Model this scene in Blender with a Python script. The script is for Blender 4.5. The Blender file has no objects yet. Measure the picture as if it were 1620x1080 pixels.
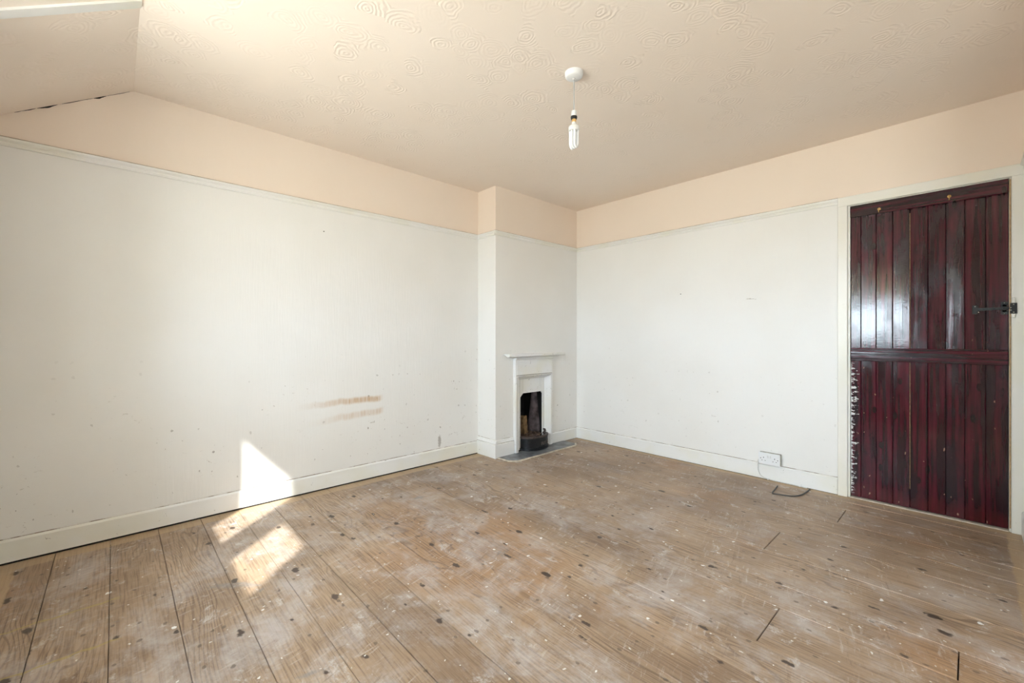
import bpy, bmesh, math, random
from mathutils import Vector, Matrix

random.seed(7)
H = 1.1                      # camera height in metres; most measures below are multiples of it
SC = bpy.context.scene
COL = SC.collection

# ------------------------------------------------------------------ camera
F_PX, CX, HORIZON = 675.0, 810.0, 533.0
THETA = math.radians(47.05)
cam_data = bpy.data.cameras.new('camera')
cam_data.sensor_fit = 'HORIZONTAL'
cam_data.sensor_width = 36.0
cam_data.lens = 36.0 * F_PX / 1620.0
cam_data.shift_y = (HORIZON - 540.0) / 1620.0
cam_data.clip_start = 0.02
cam = bpy.data.objects.new('camera', cam_data)
COL.objects.link(cam)
cam.location = (0, 0, H)
cam.rotation_euler = (math.radians(90), 0, THETA - math.radians(90))
SC.camera = cam

# ------------------------------------------------------------------ sky, sun, exposure
SKY_STRENGTH = 24.0
SUN_STRENGTH = 8.5
world = bpy.data.worlds.new('sky')
SC.world = world
world.use_nodes = True
wnt = world.node_tree
bg = wnt.nodes['Background']
# bright hazy sky above the horizon, sunlit ground below it
wco = wnt.nodes.new('ShaderNodeTexCoord'); wsp = wnt.nodes.new('ShaderNodeSeparateXYZ')
wmr = wnt.nodes.new('ShaderNodeMapRange'); wmx = wnt.nodes.new('ShaderNodeMix'); wmx.data_type = 'RGBA'
wmr.inputs['From Min'].default_value = -0.06; wmr.inputs['From Max'].default_value = 0.02
wmx.inputs[6].default_value = (0.60, 0.60, 0.56, 1); wmx.inputs[7].default_value = (0.76, 0.87, 1.0, 1)
wnt.links.new(wco.outputs['Generated'], wsp.inputs[0]); wnt.links.new(wsp.outputs['Z'], wmr.inputs['Value'])
wnt.links.new(wmr.outputs['Result'], wmx.inputs[0]); wnt.links.new(wmx.outputs[2], bg.inputs['Color'])
bg.inputs['Strength'].default_value = SKY_STRENGTH

SUN_DIR = Vector((1.0, 0.98, -1.141)).normalized()
sun_data = bpy.data.lights.new('sun', 'SUN')
sun_data.energy = SUN_STRENGTH
sun_data.angle = math.radians(1.2)
sun_data.color = (1.0, 0.975, 0.94)
sun = bpy.data.objects.new('sun', sun_data)
COL.objects.link(sun)
sun.location = (-3, -3, 5)
sun.rotation_euler = SUN_DIR.to_track_quat('-Z', 'Y').to_euler()

SC.view_settings.view_transform = 'Standard'
SC.view_settings.look = 'None'
SC.view_settings.gamma = 1.0
SC.view_settings.use_curve_mapping = False
SC.view_settings.exposure = 0.74
SC.cycles.use_denoising = True
SC.cycles.max_bounces = 9
SC.cycles.diffuse_bounces = 5
SC.cycles.transparent_max_bounces = 8
SC.cycles.glossy_bounces = 3
SC.cycles.use_adaptive_sampling = True
SC.cycles.adaptive_threshold = 0.04

# ------------------------------------------------------------------ dimensions (metres)
XW = -0.40 * H               # window wall, inner face
XR = 3.367 * H               # door wall
YL = 2.90 * H                # long left wall
YB = 2.67 * H                # chimney breast face
XB = 2.30 * H                # chimney breast left side
YN = -0.194 * H              # short wall beside the door
XN = 2.25                    # where that wall turns away
YA = -1.60                   # far side of the space beside the camera
ZC = 2.25 * H                # ceiling
ZRAIL = 1.878 * H            # top of picture rail
XCR = 0.070 * H              # crease where the ceiling starts to slope
SLOPE = 0.629
ZEAVE = ZC - SLOPE * (XCR - XW)
BASE_H = 0.105 * H
GLASS_X = XW - 0.275

# ------------------------------------------------------------------ mesh helpers
def add_box(bm, x0, x1, y0, y1, z0, z1):
    v = [bm.verts.new(c) for c in ((x0,y0,z0),(x1,y0,z0),(x1,y1,z0),(x0,y1,z0),
                                   (x0,y0,z1),(x1,y0,z1),(x1,y1,z1),(x0,y1,z1))]
    for f in ((0,3,2,1),(4,5,6,7),(0,1,5,4),(1,2,6,5),(2,3,7,6),(3,0,4,7)):
        bm.faces.new([v[i] for i in f])
    return v

def add_prism(bm, pts, fn0, fn1):
    """pts: 2D outline; fn0/fn1 map a 2D point to the two end faces."""
    a = [bm.verts.new(fn0(*p)) for p in pts]
    b = [bm.verts.new(fn1(*p)) for p in pts]
    n = len(pts)
    bm.faces.new(a); bm.faces.new(list(reversed(b)))
    for i in range(n):
        j = (i + 1) % n
        bm.faces.new((a[j], a[i], b[i], b[j]))

def add_lathe(bm, prof, c, seg=24, axis='Z'):
    rings = []
    for r, z in prof:
        ring = []
        for k in range(seg):
            t = 2 * math.pi * k / seg
            if axis == 'Z': co = (c[0] + r*math.cos(t), c[1] + r*math.sin(t), c[2] + z)
            else:           co = (c[0] + z, c[1] + r*math.cos(t), c[2] + r*math.sin(t))
            ring.append(bm.verts.new(co))
        rings.append(ring)
    for a, b in zip(rings, rings[1:]):
        for k in range(seg):
            bm.faces.new((a[k], a[(k+1) % seg], b[(k+1) % seg], b[k]))
    bm.faces.new(list(reversed(rings[0]))); bm.faces.new(rings[-1])

def smooth_path(pts, n=6):
    P = [Vector(p) for p in pts]
    out = []
    for i in range(len(P) - 1):
        p0 = P[max(i-1, 0)]; p1 = P[i]; p2 = P[i+1]; p3 = P[min(i+2, len(P)-1)]
        for k in range(n):
            t = k / n
            out.append(0.5*((2*p1) + (p2-p0)*t + (2*p0-5*p1+4*p2-p3)*t*t + (3*p1-p0-3*p2+p3)*t**3))
    out.append(P[-1])
    return out

def add_tube(bm, pts, r, seg=8):
    P = [Vector(p) for p in pts]
    rings = []
    a = None
    for i, p in enumerate(P):
        d = (P[min(i+1, len(P)-1)] - P[max(i-1, 0)]).normalized()
        if a is None:
            ref = Vector((0, 0, 1)) if abs(d.z) < 0.8 else Vector((1, 0, 0))
            a = d.cross(ref)
        a = (a - d*a.dot(d)).normalized()          # carry the frame along so the tube never twists
        b = d.cross(a)
        rr = r[i] if isinstance(r, (list, tuple)) else r
        rings.append([bm.verts.new(p + rr*(a*math.cos(2*math.pi*k/seg) + b*math.sin(2*math.pi*k/seg))) for k in range(seg)])
    for a_, b_ in zip(rings, rings[1:]):
        for k in range(seg):
            bm.faces.new((a_[k], a_[(k+1) % seg], b_[(k+1) % seg], b_[k]))
    bm.faces.new(list(reversed(rings[0]))); bm.faces.new(rings[-1])

def bevel(bm, w, seg=1):
    bmesh.ops.bevel(bm, geom=list(bm.edges), offset=w, segments=seg, affect='EDGES', clamp_overlap=True)

def obj(name, bm, mat, parent=None, smooth=False):
    bmesh.ops.recalc_face_normals(bm, faces=list(bm.faces))
    me = bpy.data.meshes.new(name)
    bm.to_mesh(me); bm.free()
    if smooth:
        for p in me.polygons: p.use_smooth = True
        try: me.set_sharp_from_angle(angle=math.radians(40))
        except Exception: pass
    me.materials.append(mat)
    o = bpy.data.objects.new(name, me)
    COL.objects.link(o)
    if parent is not None: attach(o, parent)
    return o

def attach(o, parent):
    """Parent while keeping the mesh, which is written in world coordinates, in place."""
    o.parent = parent
    m = Matrix.Identity(4)
    p = parent
    t = Vector((0, 0, 0))
    while p is not None:
        t += p.location; p = p.parent
    o.location = o.location - t

def box_obj(name, b, mat, parent=None, bev=0.0, seg=1):
    bm = bmesh.new(); add_box(bm, *b)
    if bev: bevel(bm, bev, seg)
    return obj(name, bm, mat, parent)

def empty(name, loc):
    o = bpy.data.objects.new(name, None)
    COL.objects.link(o); o.location = loc; o.empty_display_size = 0.05
    return o

def tag(o, label, cat, group=None):
    o['label'] = label; o['category'] = cat
    if group: o['group'] = group
    return o

def structure(o, label=None, cat=None):
    o['kind'] = 'structure'
    if label: o['label'] = label
    if cat: o['category'] = cat
    return o

# ------------------------------------------------------------------ material helpers
class NT:
    def __init__(self, name):
        self.m = bpy.data.materials.new(name); self.m.use_nodes = True
        self.nt = self.m.node_tree; self.b = self.nt.nodes['Principled BSDF']
        self.out = self.nt.nodes['Material Output']
    def n(self, t, **kw):
        nd = self.nt.nodes.new(t)
        for k, v in kw.items(): setattr(nd, k, v)
        return nd
    def l(self, a, b): self.nt.links.new(a, b)
    def set(self, sock, v):
        if hasattr(v, 'is_linked') or hasattr(v, 'links'): self.l(v, sock)
        else: sock.default_value = v
    def math(self, op, a, b=0.0, c=0.0, clamp=False):
        nd = self.n('ShaderNodeMath', operation=op); nd.use_clamp = clamp
        self.set(nd.inputs[0], a); self.set(nd.inputs[1], b); self.set(nd.inputs[2], c)
        return nd.outputs[0]
    def mul(self, a, b): return self.math('MULTIPLY', a, b)
    def add(self, a, b): return self.math('ADD', a, b)
    def sub(self, a, b): return self.math('SUBTRACT', a, b)
    def pos(self): return self.n('ShaderNodeNewGeometry').outputs['Position']
    def xyz(self, v):
        s = self.n('ShaderNodeSeparateXYZ'); self.l(v, s.inputs[0]); return s.outputs
    def comb(self, x, y, z):
        c = self.n('ShaderNodeCombineXYZ')
        for i, v in enumerate((x, y, z)): self.set(c.inputs[i], v)
        return c.outputs[0]
    def scale(self, v, s):
        nd = self.n('ShaderNodeVectorMath', operation='MULTIPLY'); self.l(v, nd.inputs[0]); nd.inputs[1].default_value = s
        return nd.outputs[0]
    def vadd(self, a, b):
        nd = self.n('ShaderNodeVectorMath', operation='ADD'); self.set(nd.inputs[0], a); self.set(nd.inputs[1], b)
        return nd.outputs[0]
    def noise(self, v, scale=1.0, detail=3.0, rough=0.5, dist=0.0):
        nd = self.n('ShaderNodeTexNoise'); self.l(v, nd.inputs['Vector'])
        nd.inputs['Scale'].default_value = scale; nd.inputs['Detail'].default_value = detail
        nd.inputs['Roughness'].default_value = rough; nd.inputs['Distortion'].default_value = dist
        return nd.outputs[0]
    def vor(self, v, scale=1.0, rnd=1.0, out='Distance', feature='F1'):
        nd = self.n('ShaderNodeTexVoronoi', feature=feature, voronoi_dimensions='2D'); self.l(v, nd.inputs['Vector'])
        nd.inputs['Scale'].default_value = scale; nd.inputs['Randomness'].default_value = rnd
        return nd.outputs[out] if out != 'both' else (nd.outputs['Distance'], nd.outputs['Color'])
    def wave(self, v, scale, dist, detail=2.0, dscale=1.0, kind='BANDS', direction='X'):
        nd = self.n('ShaderNodeTexWave', wave_type=kind)
        if kind == 'BANDS': nd.bands_direction = direction
        self.l(v, nd.inputs['Vector'])
        nd.inputs['Scale'].default_value = scale; nd.inputs['Distortion'].default_value = dist
        nd.inputs['Detail'].default_value = detail; nd.inputs['Detail Scale'].default_value = dscale
        return nd.outputs['Fac']
    def smooth(self, x, a, b):
        """0 at a, 1 at b (a may be larger than b)"""
        nd = self.n('ShaderNodeMapRange', interpolation_type='SMOOTHSTEP')
        self.set(nd.inputs['Value'], x)
        if a <= b:
            nd.inputs['From Min'].default_value = a; nd.inputs['From Max'].default_value = b
            nd.inputs['To Min'].default_value = 0; nd.inputs['To Max'].default_value = 1
        else:
            nd.inputs['From Min'].default_value = b; nd.inputs['From Max'].default_value = a
            nd.inputs['To Min'].default_value = 1; nd.inputs['To Max'].default_value = 0
        return nd.outputs['Result']
    def mix(self, f, a, b):
        nd = self.n('ShaderNodeMix', data_type='RGBA')
        self.set(nd.inputs[0], f)
        for s, v in ((nd.inputs[6], a), (nd.inputs[7], b)):
            if isinstance(v, tuple): s.default_value = (v[0], v[1], v[2], 1)
            else: self.l(v, s)
        return nd.outputs[2]
    def bump(self, h, strength, dist=0.01, prev=None):
        nd = self.n('ShaderNodeBump'); self.l(h, nd.inputs['Height'])
        nd.inputs['Strength'].default_value = strength; nd.inputs['Distance'].default_value = dist
        if prev is not None: self.l(prev, nd.inputs['Normal'])
        return nd.outputs[0]
    def color(self, v):
        if isinstance(v, tuple): self.b.inputs['Base Color'].default_value = (v[0], v[1], v[2], 1)
        else: self.l(v, self.b.inputs['Base Color'])
    def rough(self, v): self.set(self.b.inputs['Roughness'], v)
    def normal(self, v): self.l(v, self.b.inputs['Normal'])
    def spec(self, v): self.b.inputs['Specular IOR Level'].default_value = v

def simple(name, col, rough=0.5, metal=0.0, var=0.0, scale=30.0, bump=0.0):
    k = NT(name)
    if var or bump:
        nz = k.noise(k.pos(), scale, 4)
        k.color(k.mix(k.smooth(nz, 0.3, 0.7), col, tuple(c*(1-var) for c in col)))
        if bump: k.normal(k.bump(nz, bump, 0.004))
    else: k.color(col)
    k.rough(rough); k.b.inputs['Metallic'].default_value = metal
    return k.m

# ------------------------------------------------------------------ materials
WHITE = (0.83, 0.82, 0.80)
PEACH = (0.85, 0.735, 0.635)

def wall_material(name, along, stains=False, dirt=1.0):
    """along = index of the world axis that runs along the wall"""
    k = NT(name)
    p = k.pos(); x, y, z = k.xyz(p)
    u = (x, y, k.sub(x, y))[along]
    big = k.noise(p, 1.1, 3)
    low = k.mix(k.smooth(big, 0.35, 0.7), WHITE, (0.80, 0.785, 0.755))
    # grime rubbed in toward the skirting and the corners: old scuffs with shapes of their own
    q = k.comb(u, z, 0.0)
    sc1 = k.noise(k.scale(q, (1.0, 1.6, 1.0)), 26, 5, 0.62, 1.4)
    sc_mask = k.smooth(k.noise(q, 2.3, 2), 0.46, 0.62)
    band = k.smooth(z, 1.0, 0.45)
    scuff = k.mul(k.mul(k.smooth(sc1, 0.635, 0.70), sc_mask), band)
    qw = k.vadd(k.scale(q, (1.0, 0.8, 1.0)), k.scale(k.n_color(q, 30.0), (0.03, 0.03, 0.0)))
    d, c = k.vor(qw, 15, 1.0, 'both')
    cc_ = k.xyz(c); cr = cc_[0]
    csz = k.add(0.02, k.mul(k.mul(cc_[1], cc_[1]), 0.09))
    chips = k.mul(k.mul(k.smooth(k.sub(d, csz), 0.01, -0.015), k.smooth(cr, 0.74, 0.76)), k.mul(k.smooth(z, 1.2, 0.5), k.add(0.35, k.mul(sc_mask, 0.65))))
    low = k.mix(k.mul(scuff, 0.7 * dirt), low, (0.32, 0.27, 0.22))
    low = k.mix(k.mul(chips, 0.75 * dirt), low, (0.16, 0.12, 0.09))
    if stains:
        streak = k.noise(k.comb(k.mul(u, 90.0), 0.0, k.mul(z, 5.0)), 1.0, 3)
        wob = k.mul(k.sub(k.noise(k.comb(u, 0.0, 0.0), 7.0, 2), 0.5), 0.05)
        for zc0, zc1, x0, x1, w, s in ((0.552, 0.566, 0.80, 1.43, 0.030, 0.85), (0.432, 0.478, 0.86, 1.44, 0.032, 0.5)):
            sl = (zc1 - zc0) / (x1 - x0)
            zc = k.add(k.add(k.mul(k.sub(u, x0*H), sl), zc0*H), wob)
            dz = k.math('ABSOLUTE', k.sub(z, zc))
            m = k.mul(k.smooth(dz, w*H, w*H*0.25), k.mul(k.smooth(u, x0*H, (x0+0.45)*H), k.smooth(u, x1*H, (x1-0.05)*H)))
            m = k.mul(m, k.add(0.45, k.mul(k.smooth(streak, 0.3, 0.7), 0.55)))
            low = k.mix(k.mul(m, s), low, (0.52, 0.31, 0.13))
        # a dark rub beside the chimney breast
        du = k.sub(u, 1.905*H); dz = k.sub(z, 0.165*H)
        rr = k.add(k.mul(k.mul(du, du), 3200.0), k.mul(k.mul(dz, dz), 260.0))
        low = k.mix(k.mul(k.smooth(k.add(rr, k.mul(k.sub(sc1, .5), 3.0)), 1.0, 0.4), 0.6), low, (0.25, 0.21, 0.17))
    up = k.mix(k.smooth(big, 0.35, 0.7), PEACH, (0.835, 0.715, 0.61))
    k.color(k.mix(k.smooth(z, ZRAIL - 0.012, ZRAIL - 0.010), low, up))
    lines = k.noise(k.comb(k.mul(u, 75.0), 0.0, k.mul(z, 5.5)), 1.0, 2, 0.6)
    lump = k.noise(k.comb(u, 0.0, z), 6.0, 2, 0.55)
    inlow = k.smooth(z, ZRAIL, ZRAIL - 0.02)
    k.normal(k.bump(lump, 0.10, 0.03, k.bump(k.mul(lines, k.mul(k.add(0.25, k.mul(inlow, 0.75)), k.smooth(u, 0.0, 0.5))), 0.26, 0.005)))
    k.rough(0.5); k.spec(0.35)
    return k.m

def ceiling_material():
    k = NT('ceiling_textured_paint')
    p = k.pos()
    wv = k.vadd(p, k.scale(k.n_color(p, 7.0), (0.10, 0.10, 0.0)))
    d, c = k.vor(wv, 9.0, 1.0, 'both')
    cr = k.xyz(c)
    rings = k.math('SINE', k.add(k.mul(d, 38.0), k.mul(cr[0], 30.0)))
    hh = k.mul(rings, k.smooth(cr[1], 0.35, 1.0))
    k.normal(k.bump(hh, 0.22, 0.004))
    k.color(k.mix(k.smooth(k.noise(p, 0.9, 2), 0.35, 0.7), (0.90, 0.80, 0.71), (0.885, 0.775, 0.675)))
    k.rough(0.75); k.spec(0.2)
    return k.m

def gloss_paint(name, col, dirt=1.0, yellow=0.0, chip=0.665):
    k = NT(name)
    p = k.pos()
    n1 = k.noise(p, 3.0, 4); n2 = k.noise(p, 38.0, 6, 0.65, 1.0)
    c = k.mix(k.mul(k.smooth(n1, 0.4, 0.68), 0.6), col, (0.80*0.97, 0.755, 0.64))
    if yellow: c = k.mix(yellow, c, (0.80, 0.73, 0.52))
    c = k.mix(k.mul(k.smooth(n2, chip, chip + 0.045), 0.55*dirt), c, (0.17, 0.13, 0.10))
    k.color(c); k.rough(0.33); k.spec(0.45)
    k.normal(k.bump(k.noise(p, 22.0, 3), 0.08, 0.004))
    return k.m

def floor_material():
    k = NT('worn_pine_floorboards')
    p = k.pos(); x, y, z = k.xyz(p)
    rnd = k.n('ShaderNodeObjectInfo').outputs['Random']
    off = k.comb(k.mul(rnd, 13.0), k.mul(rnd, 41.0), 0.0)
    g = k.vadd(p, off)
    gx, gy, gz = k.xyz(g)
    # grain along the boards
    fine = k.noise(k.comb(k.mul(gx, 140.0), k.mul(gy, 5.0), 0.0), 1.0, 4, 0.6)
    warp = k.noise(k.comb(k.mul(gx, 4.5), k.mul(gy, 1.0), 0.0), 1.0, 2, 0.5)
    cath = k.math('SINE', k.mul(k.add(k.mul(gx, 3.2), k.mul(warp, 1.2)), 110.0))
    cath_m = k.smooth(k.noise(k.comb(k.mul(gx, 3.5), k.mul(gy, 0.5), 3.0), 1.0, 2), 0.46, 0.62)
    tone = k.noise(k.comb(k.mul(x, 1.4), k.mul(y, 1.1), 0.0), 1.0, 5, 0.6)
    c = k.mix(k.smooth(tone, 0.32, 0.68), (0.225, 0.148, 0.092), (0.45, 0.325, 0.218))
    c = k.mix(k.mul(rnd, 0.45), c, (0.47, 0.345, 0.235))
    # warm varnish left in places
    warm = k.smooth(k.noise(k.comb(k.mul(x, 1.1), k.mul(y, 0.8), 7.0), 1.0, 4, 0.6), 0.5, 0.68)
    c = k.mix(k.mul(warm, 0.7), c, (0.36, 0.20, 0.095))
    c = k.mix(k.mul(k.smooth(fine, 0.42, 0.68), 0.7), c, (0.15, 0.092, 0.055))
    c = k.mix(k.mul(k.mul(k.smooth(cath, 0.35, 0.95), cath_m), 0.55), c, (0.12, 0.072, 0.045))
    # scrubbed grey-white paint wash, with window-light sheen painted into the same colour
    hz = k.noise(k.comb(k.mul(x, 3.2), k.mul(y, 2.6), 2.0), 1.0, 8, 0.74, 0.2)
    wash_sheen_zone = k.smooth(x, 3.3, 1.6)
    hm = k.mul(k.smooth(hz, 0.43, 0.68), k.add(0.30, k.mul(wash_sheen_zone, 0.32)))
    c = k.mix(hm, c, (0.53, 0.50, 0.495))
    hz2 = k.noise(k.comb(k.mul(x, 9.0), k.mul(y, 6.0), 9.0), 1.0, 7, 0.78, 0.3)
    c = k.mix(k.mul(k.smooth(hz2, 0.56, 0.68), 0.65), c, (0.60, 0.575, 0.565))
    # scratches and scrubbing marks across the grain
    scr = k.noise(k.comb(k.add(k.mul(x, 9.0), k.mul(y, 4.0)), k.sub(k.mul(y, 55.0), k.mul(x, 14.0)), 4.0), 1.0, 4, 0.7, 0.4)
    scm = k.smooth(k.noise(p, 2.6, 3), 0.42, 0.6)
    c = k.mix(k.mul(k.mul(k.smooth(scr, 0.56, 0.68), scm), 0.5), c, (0.58, 0.53, 0.49))
    c = k.mix(k.mul(k.mul(k.smooth(scr, 0.42, 0.32), scm), 0.45), c, (0.15, 0.10, 0.07))
    # cooler blotches
    bl = k.noise(k.comb(k.mul(x, 3.0), k.mul(y, 3.4), 15.0), 1.0, 5, 0.6, 0.4)
    c = k.mix(k.mul(k.smooth(bl, 0.66, 0.72), 0.55), c, (0.20, 0.205, 0.21))
    # knots
    warp2 = k.noise(p, 45.0, 2)
    kd, kc = k.vor(k.comb(k.mul(gx, 5.6), k.mul(gy, 3.2), 0.0), 1.0, 1.0, 'both')
    kr = k.xyz(kc)
    ksize = k.add(0.012, k.mul(k.mul(kr[1], kr[1]), 0.06))
    knot = k.mul(k.smooth(k.add(k.sub(kd, ksize), k.mul(k.sub(warp2, 0.5), 0.14)), 0.035, -0.005), k.smooth(kr[0], 0.30, 0.33))
    c = k.mix(k.mul(knot, 0.92), c, (0.045, 0.028, 0.02))
    # short dark dents
    dd, dc = k.vor(k.comb(k.mul(x, 13.0), k.mul(y, 9.0), 0.0), 1.0, 1.0, 'both')
    dent = k.mul(k.smooth(k.add(dd, k.mul(k.sub(warp2, 0.5), 0.2)), 0.10, 0.05), k.smooth(k.xyz(dc)[0], 0.74, 0.76))
    c = k.mix(k.mul(dent, 0.6), c, (0.07, 0.05, 0.04))
    # paint flecks
    wv = k.vadd(p, k.scale(k.n_color(p, 40.0), (0.03, 0.03, 0.0)))
    fd, fc = k.vor(wv, 11.0, 1.0, 'both')
    fr = k.xyz(fc)
    fleck = k.mul(k.smooth(k.sub(fd, k.mul(fr[1], 0.085)), 0.035, 0.0), k.smooth(fr[0], 0.935, 0.94))
    c = k.mix(fleck, c, (0.78, 0.77, 0.75))
    fd2, fc2 = k.vor(wv, 37.0, 1.0, 'both')
    fr2 = k.xyz(fc2)
    fleck2 = k.mul(k.smooth(fd2, 0.16, 0.10), k.smooth(fr2[0], 0.97, 0.975))
    c = k.mix(k.mul(fleck2, 0.85), c, (0.74, 0.73, 0.70))
    # two yellowed lines of old adhesive across the boards by the window wall
    for yl in (2.45, 2.12):
        dy = k.math('ABSOLUTE', k.add(k.sub(y, yl), k.mul(k.sub(k.noise(p, 16.0, 3), 0.5), 0.05)))
        c = k.mix(k.mul(k.mul(k.smooth(dy, 0.009, 0.003), k.smooth(x, 0.03, -0.01)), 0.6), c, (0.42, 0.33, 0.10))
    # bare margin along the walls that was once outside the carpet's edge
    wob = k.mul(k.sub(k.noise(p, 9.0, 3), 0.5), 0.035)
    b1 = k.smooth(k.add(y, wob), 2.797*H, 2.806*H)
    b2 = k.smooth(k.add(x, wob), -0.305*H, -0.314*H)
    b3 = k.smooth(k.add(y, wob), -0.120*H, -0.130*H)
    b4 = k.smooth(k.add(x, wob), 3.30*H, 3.31*H)
    bm_ = k.math('MAXIMUM', k.math('MAXIMUM', b1, b2), k.math('MAXIMUM', b3, b4))
    c = k.mix(k.mul(bm_, 0.75), c, k.mix(fine, (0.56, 0.41, 0.25), (0.40, 0.28, 0.165)))
    # pale gouges swept by the door
    ddx = k.sub(x, 3.45*H); ddy = k.sub(y, -0.13*H)
    rad = k.math('SQRT', k.add(k.mul(ddx, ddx), k.mul(ddy, ddy)))
    arc = k.math('SINE', k.add(k.mul(rad, 75.0), k.mul(k.noise(p, 2.2, 2), 9.0)))
    am = k.mul(k.smooth(arc, 0.985, 0.998), k.smooth(k.noise(k.vadd(p, (3.3, 1.7, 0.0)), 3.3, 2), 0.56, 0.62))
    am = k.mul(am, k.mul(k.smooth(x, 2.0*H, 2.3*H), k.mul(k.smooth(y, 0.55*H, 0.40*H), k.smooth(rad, 0.25, 0.35))))
    c = k.mix(k.mul(am, 0.9), c, (0.76, 0.61, 0.42))
    k.color(c)
    k.rough(k.add(0.40, k.mul(k.smooth(hz, 0.4, 0.65), 0.22)))
    k.spec(0.4)
    hgt = k.add(k.mul(fine, 0.5), k.add(k.mul(cath, 0.12), k.mul(k.noise(p, 14.0, 3), 0.8)))
    k.normal(k.bump(hgt, 0.28, 0.004))
    return k.m

def _ncol(self, v, scale):
    nd = self.n('ShaderNodeTexNoise'); self.l(v, nd.inputs['Vector']); nd.inputs['Scale'].default_value = scale
    nd.inputs['Detail'].default_value = 3
    return nd.outputs['Color']
NT.n_color = _ncol

def door_material(level=False):
    k = NT('dark_red_door_varnish')
    p = k.pos(); x, y, z = k.xyz(p)
    ya, za = (y, z) if not level else (k.mul(z, 1.5), y)
    rnd = k.n('ShaderNodeObjectInfo').outputs['Random']
    st = k.noise(k.comb(k.mul(ya, 42.0), k.mul(rnd, 9.0), k.mul(za, 1.6)), 1.0, 4, 0.55)
    bg_ = k.noise(k.comb(k.mul(ya, 6.0), k.mul(rnd, 5.0), k.mul(za, 2.6)), 1.0, 4, 0.65)
    c = k.mix(k.smooth(st, 0.35, 0.70), (0.015, 0.003, 0.006), (0.088, 0.0065, 0.018))
    c = k.mix(k.mul(k.smooth(bg_, 0.45, 0.65), 0.65), c, (0.012, 0.004, 0.009))
    foot = k.mul(k.smooth(k.add(z, k.mul(k.sub(bg_, 0.5), 0.12)), 0.14, 0.04), 0.3)
    c = k.mix(foot, c, (0.13, 0.012, 0.012))
    kd, kc = k.vor(k.comb(k.mul(y, 9.0), k.mul(z, 4.0), 0.0), 1.0, 1.0, 'both')
    knot = k.mul(k.smooth(kd, 0.12, 0.06), k.smooth(k.xyz(kc)[0], 0.55, 0.6))
    c = k.mix(k.mul(knot, 0.8), c, (0.006, 0.003, 0.004))
    sp_d, sp_c = k.vor(k.vadd(k.comb(k.mul(y, 34.0), k.mul(z, 16.0), 0.0), k.scale(k.n_color(p, 60.0), (0.5, 0.5, 0.0))), 1.0, 1.0, 'both')
    sp = k.mul(k.smooth(k.sub(sp_d, k.mul(k.xyz(sp_c)[1], 0.12)), 0.03, -0.01), k.smooth(k.xyz(sp_c)[0], 0.90, 0.91))
    sp = k.mul(sp, k.smooth(z, 1.4, 0.6))
    c = k.mix(k.mul(sp, 0.7), c, (0.38, 0.22, 0.15))
    # chipped white undercoat along the hinge edge
    edge = k.sub(0.512*H, y)
    rag = k.noise(k.comb(k.mul(y, 20.0), 0.0, k.mul(z, 55.0)), 1.0, 4, 0.7)
    em = k.mul(k.smooth(k.sub(edge, k.mul(k.smooth(rag, 0.46, 0.70), 0.045)), 0.006, 0.002), k.mul(k.smooth(z, 0.94, 0.88), k.smooth(z, 0.02, 0.06)))
    c = k.mix(em, c, (0.70, 0.69, 0.68))
    k.color(c)
    k.rough(k.add(0.09, k.mul(k.smooth(bg_, 0.4, 0.7), 0.14)))
    k.spec(0.5)
    cross = k.noise(k.comb(k.mul(y, 30.0), 0.0, k.mul(z, 130.0)), 1.0, 3)
    cup = k.noise(k.comb(k.mul(ya, 16.0), k.mul(rnd, 7.0), k.mul(za, 0.8)), 1.0, 2)
    k.normal(k.bump(cup, 0.10, 0.010, k.bump(st, 0.10, 0.002, k.bump(k.mul(cross, k.smooth(z, 0.9, 1.1)), 0.10, 0.002))))
    return k.m

def glass_material():
    k = NT('window_glass')
    nt = k.nt
    nt.nodes.remove(k.b)
    tr = k.n('ShaderNodeBsdfTransparent'); tr.inputs[0].default_value = (0.96, 0.98, 0.97, 1)
    gl = k.n('ShaderNodeBsdfGlossy'); gl.inputs['Roughness'].default_value = 0.02
    mx = k.n('ShaderNodeMixShader'); mx.inputs[0].default_value = 0.06
    k.l(tr.outputs[0], mx.inputs[1]); k.l(gl.outputs[0], mx.inputs[2])
    k.l(mx.outputs[0], k.out.inputs['Surface'])
    return k.m

def sun_cut_material():
    k = NT('sun_cut_fabric')
    k.color((0.80, 0.76, 0.68)); k.rough(0.9)
    td = k.n('ShaderNodeBsdfTranslucent'); td.inputs[0].default_value = (0.72, 0.66, 0.56, 1)
    mx = k.n('ShaderNodeMixShader'); mx.inputs[0].default_value = 0.5
    k.l(k.b.outputs[0], mx.inputs[1]); k.l(td.outputs[0], mx.inputs[2]); k.l(mx.outputs[0], k.out.inputs['Surface'])
    return k.m

M_WALL_L = wall_material('left_wall_paint', 0, stains=True)
M_WALL_BX = wall_material('chimney_front_paint', 2)
M_WALL_R = wall_material('door_wall_paint', 1, dirt=0.45)
M_CEIL = ceiling_material()
M_GLOSS = gloss_paint('white_gloss_paint', (0.82, 0.82, 0.81))
M_GLOSS_CLEAN = gloss_paint('white_gloss_paint_rail', (0.83, 0.825, 0.81), dirt=0.1)
M_FRAME = gloss_paint('aged_cream_gloss', (0.80, 0.79, 0.76), dirt=0.25, yellow=0.15)
M_FIRE = gloss_paint('chipped_white_paint_on_iron', (0.80, 0.80, 0.80), dirt=1.0, chip=0.63)
M_GROOVE = simple('grimy_groove', (0.30, 0.25, 0.20), 0.8, var=0.6, scale=60)
M_LETTER = simple('worn_cast_relief', (0.20, 0.17, 0.15), 0.45, 0.3)
M_FLOOR = floor_material()
M_SUB = simple('dark_underfloor', (0.03, 0.022, 0.016), 0.9)
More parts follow.
